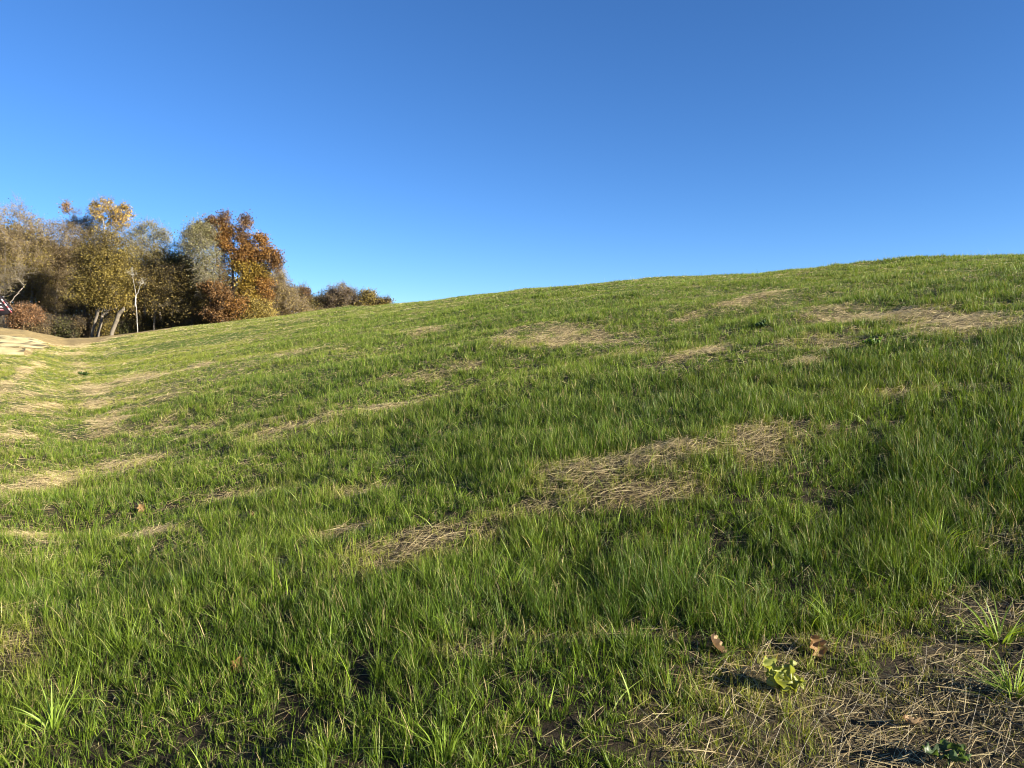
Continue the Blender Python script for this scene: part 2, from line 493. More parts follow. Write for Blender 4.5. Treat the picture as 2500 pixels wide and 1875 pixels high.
for (r0, r1, segs, per) in [(.9, 4.2, 4, 16), (4.2, 9, 3, 16), (9, 18, 2, 14), (18, 64, 1, 10)]:
    x, y, ox, oy, sz = scatter(r0, r1, dens, per=per)
    r = np.hypot(x, y); th = np.arctan2(x, y)
    rc = np.sqrt(HC / np.interp(th, TH, CC))
    s = straw(x, y)
    lu = field(P_LUSH_SHADE, x, y)
    th_ = fbm(x * 2.4, y * 3.6, 55, 3)
    sc = np.clip(s, 0, 1)
    pk = np.clip(.80 * (s - .08), 0, .54) + .30 * sstep(.46, .28, th_) * sstep(22, 9, r) * (1 - .6 * lu)
    keep = (r < rc * 1.3 + .5) & (rng.random(len(x)) > np.clip(pk, 0, .88)) & (bank(x, y) < rng.normal(0, .5, len(x)))
    x, y, r, s, lu, ox, oy, sz, sc = [v[keep] for v in (x, y, r, s, lu, ox, oy, sz, sc)]
    n = len(x); nb += n
    hn = .5 * fbm(x * .9, y * 1.2, 51) + .5 * fbm(x * 2.6, y * 3.2, 54, 2); cn = fbm(x * .5, y * .9, 52); c3 = fbm(x * 6, y * 6, 53, 2)
    left = sstep(.05, .65, -x / (y + .01)) * sstep(5, 14, r)
    far_ = sstep(6, 20, r)
    L = (.022 + .096 * sstep(.2, .8, hn) + .030 * lu + .026 * c3) * (1 - .60 * sc) * sz * (.80 - .10 * sstep(2.5, 5, r) + .18 * sstep(10, 20, r)) * rng.uniform(.5, 1.25, n) * (1 - .25 * left) * (1 - .15 * far_)
    w = (.0015 + .0021 * rng.random(n) ** 3) * (26000 / dens(r)) ** .44 * (1 - .42 * sc) * (1 + .25 * far_)
    yl = np.clip(.95 * (s - .08) + .6 * (cn - .5) + .42 * left + .10 * rng.normal(0, 1, n) - .25 * lu, 0, 1)[:, None]
    rnd = rng.random(n)[:, None]
    rnd = np.clip(.75 * rnd ** 1.6 + .5 * (sz[:, None] - .75), 0, 1)
    col = G1 * (1 - rnd) + G2 * rnd
    col = col * (1 - .48 * lu[:, None]) + GD * .48 * lu[:, None]  # lush green darkened further, painting in the shaded bands of the slope
    col = col * (1 - yl) + GY * yl
    dry = (rng.random(n) < .03 + .25 * sc)[:, None]
    col = np.where(dry, DRY * rng.uniform(.5, 1.0, (n, 1)), col)
    col = col * rng.uniform(.7, 1.25, (n, 1))
    tip = np.where(rng.random((n, 1)) < .12, DRY, col * np.array([1.15, 1.05, .9]))
    blades(mbg, x, y, L, w, col, np.abs(rng.normal(.0, .26, n)).clip(0, .7), segs, np.clip(rng.normal(.45, .5, n), 0, 1.5), tip, ox=ox, oy=oy)
print('blades', nb)
# longer loose blades that stand above the sward
x, y = scatter(1.2, 30, lambda r: 45 * np.minimum(1, 4 / r))[:2]
th = np.arctan2(x, y); rc = np.sqrt(HC / np.interp(th, TH, CC)); r = np.hypot(x, y)
s = straw(x, y)
k = (r < rc * 1.1) & (bank(x, y) < 0) & (rng.random(len(x)) > s)
x, y, r = x[k], y[k], r[k]; n = len(x)
rnd = rng.random((n, 1))
blades(mbg, x, y, rng.uniform(.09, .16, n), rng.uniform(.0026, .0045, n) * np.maximum(1, r / 8) ** .7, (G2 * 1.3) * (1 - rnd) + np.array([.24, .30, .07]) * rnd,
       rng.uniform(.15, .7, n), 6, rng.uniform(.3, 1.2, n))
# stray stalks along the brow of the hill
n = 260
th = rng.uniform(-.45, .75, n); r = np.sqrt(HC / np.interp(th, TH, CC)) * rng.uniform(.85, 1.08, n)
rnd = rng.random((n, 1))
blades(mbg, r * np.sin(th), r * np.cos(th), rng.uniform(.10, .24, n), rng.uniform(.004, .008, n), G2 * .8 * (1 - rnd) + DRY * .7 * rnd, rng.uniform(0, .5, n), 4, rng.uniform(.2, 1.2, n))
for px, py, n, L0 in [(2475, 1650, 45, .11), (2440, 1500, 40, .13), (2050, 1480, 26, .12), (1250, 1420, 26, .13), (640, 1400, 30, .13), (2300, 1260, 36, .14), (130, 1790, 40, .13), (1080, 1850, 36, .12), (2150, 870, 30, .13)]:
    q = at(px, py); k = rng.random(n) * 2 * math.pi; d = np.abs(rng.normal(0, .022, n))
    rnd = rng.random((n, 1))
    blades(mbg, q[0] + np.cos(k) * d, q[1] + np.sin(k) * d, L0 * rng.uniform(.5, 1.25, n), rng.uniform(.0035, .006, n), (G2 * .8) * (1 - rnd) + np.array([.19, .27, .05]) * rnd,
           np.zeros(n), 6, rng.uniform(.4, 1.4, n), ox=np.cos(k) * rng.uniform(.1, .6, n), oy=np.sin(k) * rng.uniform(.1, .6, n))
# sparse cover out of the picture, so that the hill stays green from a step aside
x, y = scatter(.9, 16, lambda r: 900 * np.minimum(1, 3 / r), fan=math.pi)[:2]
th = np.arctan2(x, y); k = np.abs(th) > FAN; x, y = x[k], y[k]; n = len(x)
rnd = rng.random((n, 1))
blades(mbg, x, y, rng.uniform(.07, .14, n), rng.uniform(.007, .011, n), G1 * (1 - rnd) + G2 * rnd, np.abs(rng.normal(.2, .2, n)), 2, rng.uniform(0, 1, n))
gr = mbg.build('grass', M_GRASS)
tag(gr, 'green lawn grass covering the whole hillside in uneven tufts', 'grass', kind='stuff')

# ------------------------------------------------------------------ straw
def straws(mb, x, y, L, w, col, ang, tilt, lift):
    n = len(x)
    z = terrain(x, y) + lift
    dx = np.cos(ang) * np.cos(tilt); dy = np.sin(ang) * np.cos(tilt); dz = np.sin(tilt)
    e = .15
    gx = (terrain(x + e, y, False) - terrain(x - e, y, False)) / (2 * e); gy = (terrain(x, y + e, False) - terrain(x, y - e, False)) / (2 * e)
    slope = gx * dx + gy * dy
    D = np.stack([dx, dy, dz + slope], -1)
    S = np.stack([-np.sin(ang), np.cos(ang), np.zeros(n)], -1)
    U = np.cross(D, S)
    bend = rng.normal(0, .10, n)[:, None]
    P = np.stack([x, y, z], -1)
    V = np.zeros((n, 9, 3), dtype=np.float32)
    for k, t in enumerate((-.5, 0, .5)):
        c = P + D * (L * t)[:, None] + S * bend * (L * (t * t - .1))[:, None] * 1.2
        hw = (w / 2)[:, None] * (1 if k == 1 else .8)
        V[:, 3 * k] = c - S * hw; V[:, 3 * k + 1] = c + U * hw * .9; V[:, 3 * k + 2] = c + S * hw
    f = [(0, 1, 4, 3), (1, 2, 5, 4), (3, 4, 7, 6), (4, 5, 8, 7)]
    mb.quads(V.reshape(-1, 3), 9, f, np.repeat(col, 9, axis=0))
mbs = MB()
def dens_s(r):
    return (5000 + 3500 * sstep(2.6, 4.5, r)) * np.minimum(1, (3.5 / r)) ** 1.15
x, y = scatter(.9, 60, dens_s)[:2]
r = np.hypot(x, y); th = np.arctan2(x, y); rc = np.sqrt(HC / np.interp(th, TH, CC))
s = straw(x, y)
k = (r < rc * 1.1) & (rng.random(len(x)) < .20 + .90 * np.clip(s - .10, 0, 1)) & (bank(x, y) < 3)
x, y, r, s = x[k], y[k], r[k], s[k]; n = len(x)
print('straws', n)
t1 = rng.random((n, 1))
colr = np.array([.70, .58, .30]) * (1 - t1) + np.array([.33, .235, .11]) * t1
colr = colr * rng.uniform(.45, 1.2, (n, 1)) * (.72 + .28 * sstep(2.2, 4.5, r) + .25 * sstep(8, 30, r))[:, None]
a = rng.normal(.25, .75, n)
a = np.where(rng.random(n) < .25, rng.random(n) * math.pi, a)
straws(mbs, x, y, rng.uniform(.02, .12, n) * (.75 + .25 * sstep(2, 4, r)) * np.maximum(1, r / 14) ** .5, (.0008 + .0019 * rng.random(n) ** 2) * np.maximum(1, r / 4) ** .82, colr, a,
       rng.normal(0, .16, n), np.abs(rng.normal(.004, .014, n)) * (.4 + .8 * s))
st = mbs.build('straw_mulch', M_STRAW)
tag(st, 'dry tan straw mulch lying in loose patches between the grass', 'straw', kind='stuff')

# fine netting threads of the straw blanket, worn through on the bare patches near the lower right
mn = MB()
def thread(p0, p1):
    n = 26
    t = np.linspace(0, 1, n)
    x = p0[0] + (p1[0] - p0[0]) * t + rng.normal(0, .004, n); y = p0[1] + (p1[1] - p0[1]) * t + rng.normal(0, .004, n)
    z = terrain(x, y) + .014 + .008 * np.sin(t * 40 + rng.random() * 6)
    s = straw(x, y)
    for k in range(n - 1):
        if s[k] < .45: continue
        a = np.array([x[k], y[k], z[k]]); b = np.array([x[k + 1], y[k + 1], z[k + 1]])
        d = b - a; w = np.cross(d, (0, 0, 1)); w = w / np.linalg.norm(w) * .0004; u = np.array([0, 0, .0005])
        mn.poly([a - w, a + u, a + w, b - w, b + u, b + w], [(0, 1, 4, 3), (1, 2, 5, 4), (2, 0, 3, 5)], (.38, .34, .26))
c0 = at(2250, 1680)
for q in np.arange(-1.1, 1.1, .075):
    thread(c0 + np.array([q - .5, -.45]), c0 + np.array([q + .5, 1.0]))
    thread(c0 + np.array([q + .5, -.45]), c0 + np.array([q - .5, 1.0]))
nt = mn.build('mulch_netting', M_STRAW)
tag(nt, 'fine pale netting threads crossing in diamonds over the straw at lower right', 'netting', kind='stuff')

# ------------------------------------------------------------------ trees
def frusta(mb, A, B, ra, rb, col, sides=5):
    A = np.asarray(A, float).reshape(-1, 3); B = np.asarray(B, float).reshape(-1, 3); n = len(A)
    ra = np.broadcast_to(ra, n); rb = np.broadcast_to(rb, n)
    d = B - A; d = d / np.maximum(1e-6, np.linalg.norm(d, axis=1))[:, None]
    ref = np.where(np.abs(d[:, 1:2]) > .9, np.array([[1., 0, 0]]), np.array([[0, 1., 0]]))
    u = np.cross(d, ref); u /= np.linalg.norm(u, axis=1)[:, None]; v = np.cross(d, u)
    V = np.zeros((n, 2 * sides, 3))
    for k in range(sides):
        a = 2 * math.pi * k / sides
        o = u * math.cos(a) + v * math.sin(a)
        V[:, k] = A + o * ra[:, None]; V[:, sides + k] = B + o * rb[:, None]
    f = [(k, (k + 1) % sides, sides + (k + 1) % sides, sides + k) for k in range(sides)]
    c = np.repeat(np.broadcast_to(col, (n, 3)), 2 * sides, axis=0)
    mb.quads(V.reshape(-1, 3), 2 * sides, f, c)

def leaves(mb, P, size, col, r):
    """small folded leaf cards at points P"""
    n = len(P)
    a = r.normal(size=(n, 3)); a /= np.linalg.norm(a, axis=1)[:, None]
    b = r.normal(size=(n, 3)); b = np.cross(a, b); b /= np.linalg.norm(b, axis=1)[:, None]
    c = np.cross(a, b)
    s = size[:, None]
    V = np.zeros((n, 5, 3))
    V[:, 0] = P - a * s * .6; V[:, 1] = P + b * s * .42 + c * s * .12; V[:, 2] = P + a * s * .6
    V[:, 3] = P - b * s * .42 + c * s * .12; V[:, 4] = P + a * s * .05
    mb.quads(V.reshape(-1, 3), 5, [(0, 1, 4), (1, 2, 4), (2, 3, 4), (3, 0, 4)], np.repeat(col, 5, axis=0))

def skeleton(stem_pts, targets, r, k_len=.35):
    """grow limbs from the stem to every target by the cheapest path"""
    nodes = [np.array(p, float) for p in stem_pts]
    par = [-1] + list(range(len(nodes) - 1))
    plen = [0.0]
    for i in range(1, len(nodes)):
        plen.append(plen[-1] + np.linalg.norm(nodes[i] - nodes[i - 1]))
    root_ok = max(1, int(len(nodes) * .35))
    P = np.zeros((len(nodes) + len(targets) * 5, 3)); P[:len(nodes)] = nodes
    PL = np.zeros(len(P)); PL[:len(nodes)] = plen
    n = len(nodes); par = par + [0] * (len(P) - n)
    bias = np.zeros(len(P)); bias[:root_ok] = 50
    top = nodes[-1]
    order = np.argsort(np.linalg.norm(targets - top, axis=1))
    tips = []
    for i in order:
        t = targets[i]
        d = np.linalg.norm(P[:n] - t, axis=1)
        up = np.maximum(0, P[:n, 2] - t[2])
        j = int(np.argmin(d + k_len * PL[:n] + .6 * up + bias[:n]))
        seg = max(1, min(5, int(d[j] / .9)))
        a = P[j].copy(); prev = j
        for q in range(1, seg + 1):
            w = q / seg
            p = a * (1 - w) + t * w
            if q < seg:
                p = p + r.normal(0, .07 * d[j] ** .6, 3) + np.array([0, 0, .10 * d[j] * math.sin(math.pi * w)])
            P[n] = p; par[n] = prev; PL[n] = PL[prev] + np.linalg.norm(P[n] - P[prev]); prev = n; n += 1
        tips.append(prev)
    P = P[:n]; par = np.array(par[:n])
    m = np.zeros(n); m[tips] += 1
    for i in range(n - 1, 0, -1):
        if i >= len(stem_pts) or True:
            m[par[i]] += m[i]
    return P, par, m, np.array(tips)

def tree(name, label, cat, Y, stems, lobes, pal, n_tips=260, leaves_per=30, leaf=.15, spread=.38, twigs=8, twig_len=.6, bark=(.20, .165, .125),
         r0=.12, shell=.5, group=None, seed=1, twig_col=None, depth=1.0, twig_w=.014, crown_label=None, bare_top=None, droop=0.0, taper=0.0):
    """stems: list of pixel paths from the ground up; lobes: (px, py, rx, ry, palette index[, leaf factor]) of the crown in the photograph"""
    r = np.random.default_rng(seed)
    mpp = Y / FPX
    T, PI_, LF = [], [], []
    area = np.array([l[2] * l[3] for l in lobes], float); area /= area.sum()
    for l, ar in zip(lobes, area):
        c = W(l[0], l[1], Y); k = max(6, int(n_tips * ar))
        d = r.normal(size=(k, 3)); d /= np.linalg.norm(d, axis=1)[:, None]
        rad = r.random(k) ** (1 / 3) * (1 - shell) + shell * r.uniform(.75, 1.0, k)
        q = d * rad[:, None] * np.array([l[2] * mpp, min(l[2], l[3] * 1.3) * mpp * depth, l[3] * mpp])
        q *= (1 + .20 * r.normal(size=(k, 1)))
        T.append(c + q); PI_.append(np.full(k, l[4])); LF.append(np.full(k, l[5] if len(l) > 5 else 1.0))
    T = np.concatenate(T); PI_ = np.concatenate(PI_); LF = np.concatenate(LF)
    x0, y0 = stems[0][0]
    base = W(x0, y0, Y)
    base[2] = min(base[2], float(terrain(base[0], Y)) + .3) if False else base[2]
    root = empty(name, tuple(base))
    tag(root, label, cat, group)
    mt = MB()
    bark = np.array(bark) * .72
    groups = [[] for _ in stems]
    tops = np.array([W(st[-1][0], st[-1][1], Y) for st in stems])
    asg = np.argmin(np.linalg.norm(T[:, None, :] - tops[None], axis=2), axis=1)
    leafP, leafI, leafF, TW = [], [], [], []
    for si, st in enumerate(stems):
        mb = MB()
        pts = np.array([W(a, b, Y) for a, b in st])
        pts[:, 1] += np.linspace(0, r.normal(0, .3), len(pts))
        tq = np.linspace(0, len(pts) - 1, 4 * (len(pts) - 1) + 1); ii = np.arange(len(pts))
        sp_ = np.stack([np.interp(tq, ii, pts[:, q]) for q in range(3)], -1)
        sp_[1:-1] += r.normal(0, .02, (len(sp_) - 2, 3))
        sp_[0] -= np.array([0, 0, .9])
        tsel = asg == si
        if not tsel.any():
            tt_ = np.linspace(r0, r0 * .35, len(sp_))
            frusta(mb, sp_[:-1], sp_[1:], tt_[:-1], tt_[1:], bark, 8)
            mb.build('trunk', M_BARK, root, origin=base); continue
        P, par, m, tips = skeleton(sp_, T[tsel], r)
        rad = .62 * r0 * (np.maximum(m, .6) / m[0]) ** .46
        ns = len(sp_)
        rad[:ns] *= 1 - taper * np.linspace(0, 1, ns)
        i = np.arange(1, n_ := len(P))
        cc = np.broadcast_to(bark, (n_ - 1, 3)) * r.uniform(.85, 1.15, (n_ - 1, 1))
        st_i = i[i < ns]; lb_i = i[i >= ns]
        frusta(mb, P[par[st_i]], P[st_i], rad[par[st_i]], rad[st_i], cc[:len(st_i)], 8)
        big = rad[lb_i] > .022
        g = lb_i[big]; frusta(mb, P[par[g]], P[g], np.minimum(rad[par[g]], rad[g] * 1.35), rad[g], cc[g - 1], 5)
        g = lb_i[~big]; frusta(mt, P[par[g]], P[g], np.maximum(rad[g] * 1.2, .012), np.maximum(rad[g], .009), cc[g - 1], 3)
        mb.build('trunk', M_BARK, root, origin=base)
        # which target each tip was
        tt_ = P[tips]
        idx = np.nonzero(tsel)[0]; order = np.argsort(np.linalg.norm(T[tsel] - sp_[-1], axis=1)); idx = idx[order]
        dirv = tt_ - P[par[tips]]; dirv /= np.maximum(1e-5, np.linalg.norm(dirv, axis=1))[:, None]
        leafP.append(tt_); leafI.append(PI_[idx]); leafF.append(LF[idx]); TW.append(dirv)
    tp = np.concatenate(leafP); ti = np.concatenate(leafI); lf = np.concatenate(leafF); dv = np.concatenate(TW)
    # twigs
    if twigs:
        k = np.repeat(np.arange(len(tp)), twigs)
        dd = dv[k] * .6 + r.normal(0, .75, (len(k), 3)) + np.array([0, 0, .35 - droop]); dd /= np.linalg.norm(dd, axis=1)[:, None]
        ln = twig_len * r.uniform(.4, 1.2, len(k))
        st0 = tp[k] + r.normal(0, .12, (len(k), 3))
        mid = st0 + dd * ln[:, None] * .5
        en = st0 + dd * ln[:, None] + r.normal(0, .12, (len(k), 3)) * ln[:, None] - np.array([0, 0, droop * .3])
        tc_ = np.array(twig_col if twig_col is not None else bark)[None] * np.array([.74, .74, .66]) * r.uniform(.7, 1.25, (len(k), 1))
        frusta(mt, st0, mid, twig_w, twig_w * .75, tc_, 3); frusta(mt, mid, en, twig_w * .75, twig_w * .4, tc_, 3)
        e2 = mid + (r.normal(0, .6, (len(k), 3)) + dd * .6) * ln[:, None] * .5
        frusta(mt, mid, e2, twig_w * .6, twig_w * .3, tc_, 3)
    if mt.V: mt.build('twigs', M_BARK, root, origin=base)
    # foliage in clumps
    pals = [np.array(p, float) for p in pal]
    cnt = r.poisson(leaves_per * 1.9 * lf * r.uniform(.25, 1.75, len(tp)))
    k = np.repeat(np.arange(len(tp)), cnt)
    if len(k):
        off = r.normal(0, 1, (len(k), 3)); off *= spread * np.array([1, 1, .75])
        Pl = tp[k] + off
        ca = np.zeros((len(k), 3)); 
        cv = r.random(len(tp))[k]; jit = r.random(len(k))
        for pi, p in enumerate(pals):
            mm = ti[k] == pi
            w_ = np.clip(cv * .65 + jit * .35, 0, .999) * (len(p) - 1)
            lo = np.floor(w_).astype(int); fr = (w_ - lo)[:, None]
            cc = p[lo] * (1 - fr) + p[lo + 1] * fr
            ca[mm] = cc[mm]
        ca *= r.uniform(.7, 1.3, (len(k), 1))
        ml = MB(); leaves(ml, Pl, leaf * .90 * r.uniform(.6, 1.25, len(k)), ca, r)
        ml.build('crown', M_LEAF, root, origin=base)
    return root

# palettes (linear base colours): each a ramp
OL = [(.095,.078,.022),(.195,.155,.038),(.31,.245,.06)]      # olive going yellow
OLD = [(.065,.052,.020),(.15,.115,.035),(.26,.20,.055)]    # dark olive
TAN = [(.13,.10,.038),(.22,.17,.065),(.33,.255,.10)]      # dry tan
BRN = [(.070,.052,.024),(.13,.097,.044),(.21,.16,.07)]      # brown
GLD = [(.26,.17,.03),(.40,.26,.045),(.50,.36,.08)]          # golden
ORG = [(.13,.065,.022),(.225,.115,.030),(.31,.18,.045)]        # orange
RUS = [(.085,.048,.022),(.155,.085,.032),(.24,.14,.045)]       # rust
YEL = [(.18,.14,.03),(.27,.21,.05),(.33,.26,.07)]
SIL = [(.10,.10,.042),(.18,.17,.075),(.27,.25,.11)]          # silvery green
GRE = [(.04,.05,.018),(.08,.085,.028),(.13,.125,.04)]
GREY = (.27, .235, .195)
GT = 'autumn trees in the wood beyond the field'
Yt = 75.0
tree('bare_tree', 'tall grey brown tree with a bare twiggy top at the left edge of the photo', 'tree', 78, [[(10,830),(15,720),(25,640)],[(70,830),(75,700),(80,620)]],
     [(-30,600,70,90,0,.9),(30,555,56,66,0,.55),(80,600,42,66,0,1.2),(20,680,90,70,1,1.3),(95,650,30,60,1,1.2)], [TAN, OL], 520, 26, .12, .45, 9, .9, GREY, .2, .35, GT, 1, (.30,.235,.17))
tree('leaning_tree', 'slender pale branch leaning up beside the machine at the left edge', 'tree', 66, [[(14,800),(22,736),(38,714),(44,702),(50,690)],[(14,800),(2,760),(-6,720),(4,680)]],
     [(45,672,18,22,0,.1),(0,690,26,34,0,.4)], [OL], 50, 8, .12, .35, 8, .8, (.30,.26,.20), .06, .4, GT, 2, (.24,.20,.15))
tree('brown_tree', 'rounded grey brown tree behind the orange bush, left of the tall golden one', 'tree', 80, [[(135,830),(138,740),(150,640)]],
     [(150,590,48,50,0,1),(110,660,55,70,0,1.2),(190,640,50,80,0,1.1),(150,720,60,70,1,1)], [BRN, TAN], 480, 28, .12, .42, 8, .8, (.24,.20,.16), .19, .4, GT, 3, (.26,.195,.13))
tree('bare_tree', 'thin bare crown with one orange tuft on its left tip', 'tree', 84, [[(205,830),(206,700),(203,600),(196,560)]],
     [(161,508,8,10,0,1.6),(175,545,22,25,0,.12),(200,555,26,30,1,.12),(222,575,20,26,1,.3),(225,540,22,14,0,.08)], [ORG, BRN], 110, 20, .15, .28, 14, .65, (.17,.15,.14), .12, .3, GT, 4, (.19,.165,.15))
tree('golden_tree', 'tallest tree of the wood with sparse golden leaves against the sky', 'tree', 82, [[(258,830),(262,700),(262,600),(258,540)]],
     [(262,520,34,34,0),(248,505,22,20,0),(283,512,26,20,0,.9),(305,516,18,22,0,1.3),(300,545,14,20,0,.9),(280,548,20,18,0,1.2),(225,520,14,16,1,.25),(255,575,30,18,0,.6)],
     [GLD, TAN], 170, 11, .17, .20, 8, .6, (.33,.29,.24), .17, .35, GT, 5)
tree('olive_tree', 'olive yellow tree on two leaning grey trunks at the edge of the clay bank', 'tree', 72, [[(222,822),(230,795),(240,762),(250,735),(252,690),(250,640)],[(238,822),(246,790),(250,770),(268,757),(284,754)]],
     [(255,600,44,40,1,.9),(280,640,40,45,0),(235,660,42,50,0),(290,690,32,40,0,1.2),(210,700,40,36,0),(255,720,48,28,0),(275,732,22,18,2,1.3),(220,640,30,40,1,.8),(310,730,16,16,2)],
     [OL, OLD, YEL], 520, 40, .13, .40, 5, .6, (.17,.145,.11), .22, .35, GT, 6)
tree('broken_trunk', 'thick leaning broken trunk with a cut top between the olive tree and the white sapling', 'tree', 70.5, [[(270,820),(281,790),(291,765)]],
     [(302,752,4,8,0,0)], [OL], 6, 0, .1, .1, 0, .5, (.20,.17,.125), .31, .3, None, 7)
tree('white_sapling', 'thin white barked dead sapling forking near its top in front of dark undergrowth', 'tree', 70, [[(336,812),(334,780),(330,745),(329,725),(323,695),(318,675),(324,665)],[(329,725),(338,712),(344,695)]],
     [(322,668,6,8,0,0),(346,690,4,8,0,0)], [OL], 14, 0, .1, .1, 3, .4, (.46,.43,.37), .06, .3, None, 8, (.5,.46,.4), taper=.65)
tree('silver_tree', 'airy silvery green tree with thin foliage right of the golden crown', 'tree', 80, [[(355,820),(352,720),(358,640),(366,590)]],
     [(370,565,34,24,0,.7),(330,590,28,40,0,.5),(395,580,16,22,0,.6),(350,630,42,40,1,.8),(380,640,30,40,1,1.4)], [SIL, OL], 300, 26, .12, .40, 7, .7, (.29,.26,.21), .16, .35, GT, 9, (.31,.28,.23))
tree('olive_tree', 'low round topped olive tree between the silvery tree and the rusty oak', 'tree', 75, [[(425,810),(420,720),(425,650)]],
     [(425,625,32,28,0,.7),(450,650,35,35,1),(400,660,40,40,1),(430,710,50,50,1)], [SIL, OL], 300, 28, .13, .4, 9, .6, (.2,.17,.13), .17, .4, GT, 10)
tree('dark_tree', 'dark olive thicket tree in the shade left of the rusty oak', 'tree', 73.5, [[(470,800),(465,720),(460,680)],[(375,812),(380,760),(385,700)]],
     [(375,700,50,55,0),(430,700,60,60,0),(485,720,50,60,0),(440,760,60,40,0,.7),(370,740,24,20,1,.6)], [OLD, OL], 420, 26, .14, .45, 8, .7, (.13,.11,.085), .17, .4, GT, 11)
tree('silver_tree', 'feathery silver green willow like tree leaning against the left side of the rusty oak', 'tree', 72, [[(515,775),(512,700),(500,620)]],
     [(490,565,30,28,0,.9),(465,590,24,36,0,.7),(500,615,36,40,0,.6),(510,670,30,40,0,.35)], [SIL], 280, 34, .12, .40, 6, .75, (.13,.11,.09), .12, .35, GT, 12, (.31,.28,.225), droop=.4)
tree('rusty_oak', 'orange and rust coloured oak standing above the right end of the wood', 'oak tree', 73, [[(551,790),(557,768),(566,735),(572,700),(568,650),(565,600)],[(557,768),(545,720),(538,660),(532,600)]],
     [(546,530,10,13,0),(536,543,9,9,0),(520,545,14,12,0),(494,560,14,14,0,1.2),(512,566,12,10,0),(552,562,16,15,1,1.2),(578,560,8,7,0),(596,545,13,11,0,1.1),(602,534,7,6,0),(535,585,26,14,1,1.0),(556,600,22,14,1),(592,580,14,14,0),(603,600,14,12,1),
      (632,582,13,9,1,1.3),(642,594,10,12,1,1.3),(600,622,28,20,1,1.3),(628,626,16,16,1,1.2),(655,620,18,16,1,1.1),(675,632,12,12,0,1.3),(680,650,8,8,0),(662,645,14,10,0),(612,660,32,20,2,1.3),(640,665,18,18,2),(608,690,20,18,2,1.3),(640,695,18,20,1,1.3),(600,720,22,18,2,1.2),
      (628,725,18,16,2),(648,730,14,20,1,1.1),(650,760,12,14,0,.9),(630,750,12,10,1),(552,650,22,30,1,.12),(535,640,16,26,0,.12),(575,640,12,26,2,.5),(548,700,20,20,0,.2)],
     [RUS, ORG, [(.15,.10,.022),(.26,.18,.03),(.34,.25,.045)]], 900, 26, .15, .30, 5, .45, (.12,.10,.08), .22, .35, GT, 13)
tree('rust_shrub', 'dark red rust leaved sapling growing against the foot of the oak', 'shrub', 71, [[(548,792),(545,760),(535,720)]],
     [(515,705,18,14,0),(540,720,26,20,0),(555,750,32,22,0,1.1),(530,765,24,18,0),(580,750,22,20,1,1.0)], [RUS, ORG], 150, 34, .16, .30, 6, .5, (.15,.12,.1), .07, .4, None, 14)
tree('yellow_shrub', 'olive yellow bush spreading low at the foot of the oak on its right side', 'shrub', 72, [[(620,792),(618,770),(615,750)]],
     [(600,770,26,20,0),(640,772,34,20,0),(620,748,34,20,0,.9),(585,785,18,12,0)], [YEL+OL[::-1]], 180, 32, .14, .30, 7, .5, (.2,.17,.12), .06, .4, None, 15)
tree('tan_tree', 'dry tan thin leaved tree sloping down to the right behind the oak', 'tree', 80, [[(700,800),(690,730),(678,690)]],
     [(675,680,24,30,0,.6),(690,715,30,36,0,.8),(710,745,36,30,0,1),(735,765,24,16,0,1),(670,740,26,40,0,.8)], [TAN], 300, 24, .14, .35, 12, .7, (.25,.2,.16), .14, .4, GT, 16, (.28,.225,.17))
GF = 'far trees peeping over the brow of the field'
Yf = 125.0
def far(name, label, cat, px0, lobes, pal, seed, n=110, lp=22, **k):
    return tree(name, label, cat, Yf, [[(px0, 800), (px0, 770), (px0, lobes[0][1] + 8)]], lobes, pal, n, lp, .22, .45, k.get('twigs', 8), 1.0, k.get('bark', (.2,.165,.13)), .16, .4, GF, seed, k.get('tc'), twig_w=.022)
far('dark_green_tree', 'small dark green crown just right of the tan tree on the skyline', 'tree', 718, [(718,718,18,14,0),(712,735,18,18,0)], [GRE], 21)
far('red_brown_tree', 'small red brown pointed crown peeping over the brow', 'tree', 740, [(738,718,13,14,0),(748,735,14,16,0)], [RUS], 22)
far('pale_olive_tree', 'pale thin olive crown low on the skyline between the red and the brown trees', 'tree', 768, [(770,740,20,16,0,.7),(758,755,16,14,0)], [SIL + OL[1:]], 23)
far('brown_tree', 'broad bare brown crown with spiky top, widest of the far trees', 'tree', 832, [(832,715,30,18,0,.5),(812,735,30,22,0),(852,732,28,22,0),(832,755,44,18,0)], [BRN], 24, n=260, twigs=14, tc=(.23,.18,.15))
far('brown_tree', 'small brown crown left of the broad spiky one on the skyline', 'tree', 792, [(795,742,16,16,0),(786,755,14,12,1)], [BRN, OL], 25)
far('green_tree', 'muted green round crown right of the broad brown one on the skyline', 'tree', 898, [(896,722,18,12,0),(910,735,16,12,0),(890,745,20,16,0)], [OL + GRE[2:]], 26)
far('green_tree', 'last tiny green crown at the right end of the tree line', 'tree', 938, [(942,738,10,6,0),(928,744,14,7,0)], [OLD], 27, n=60)

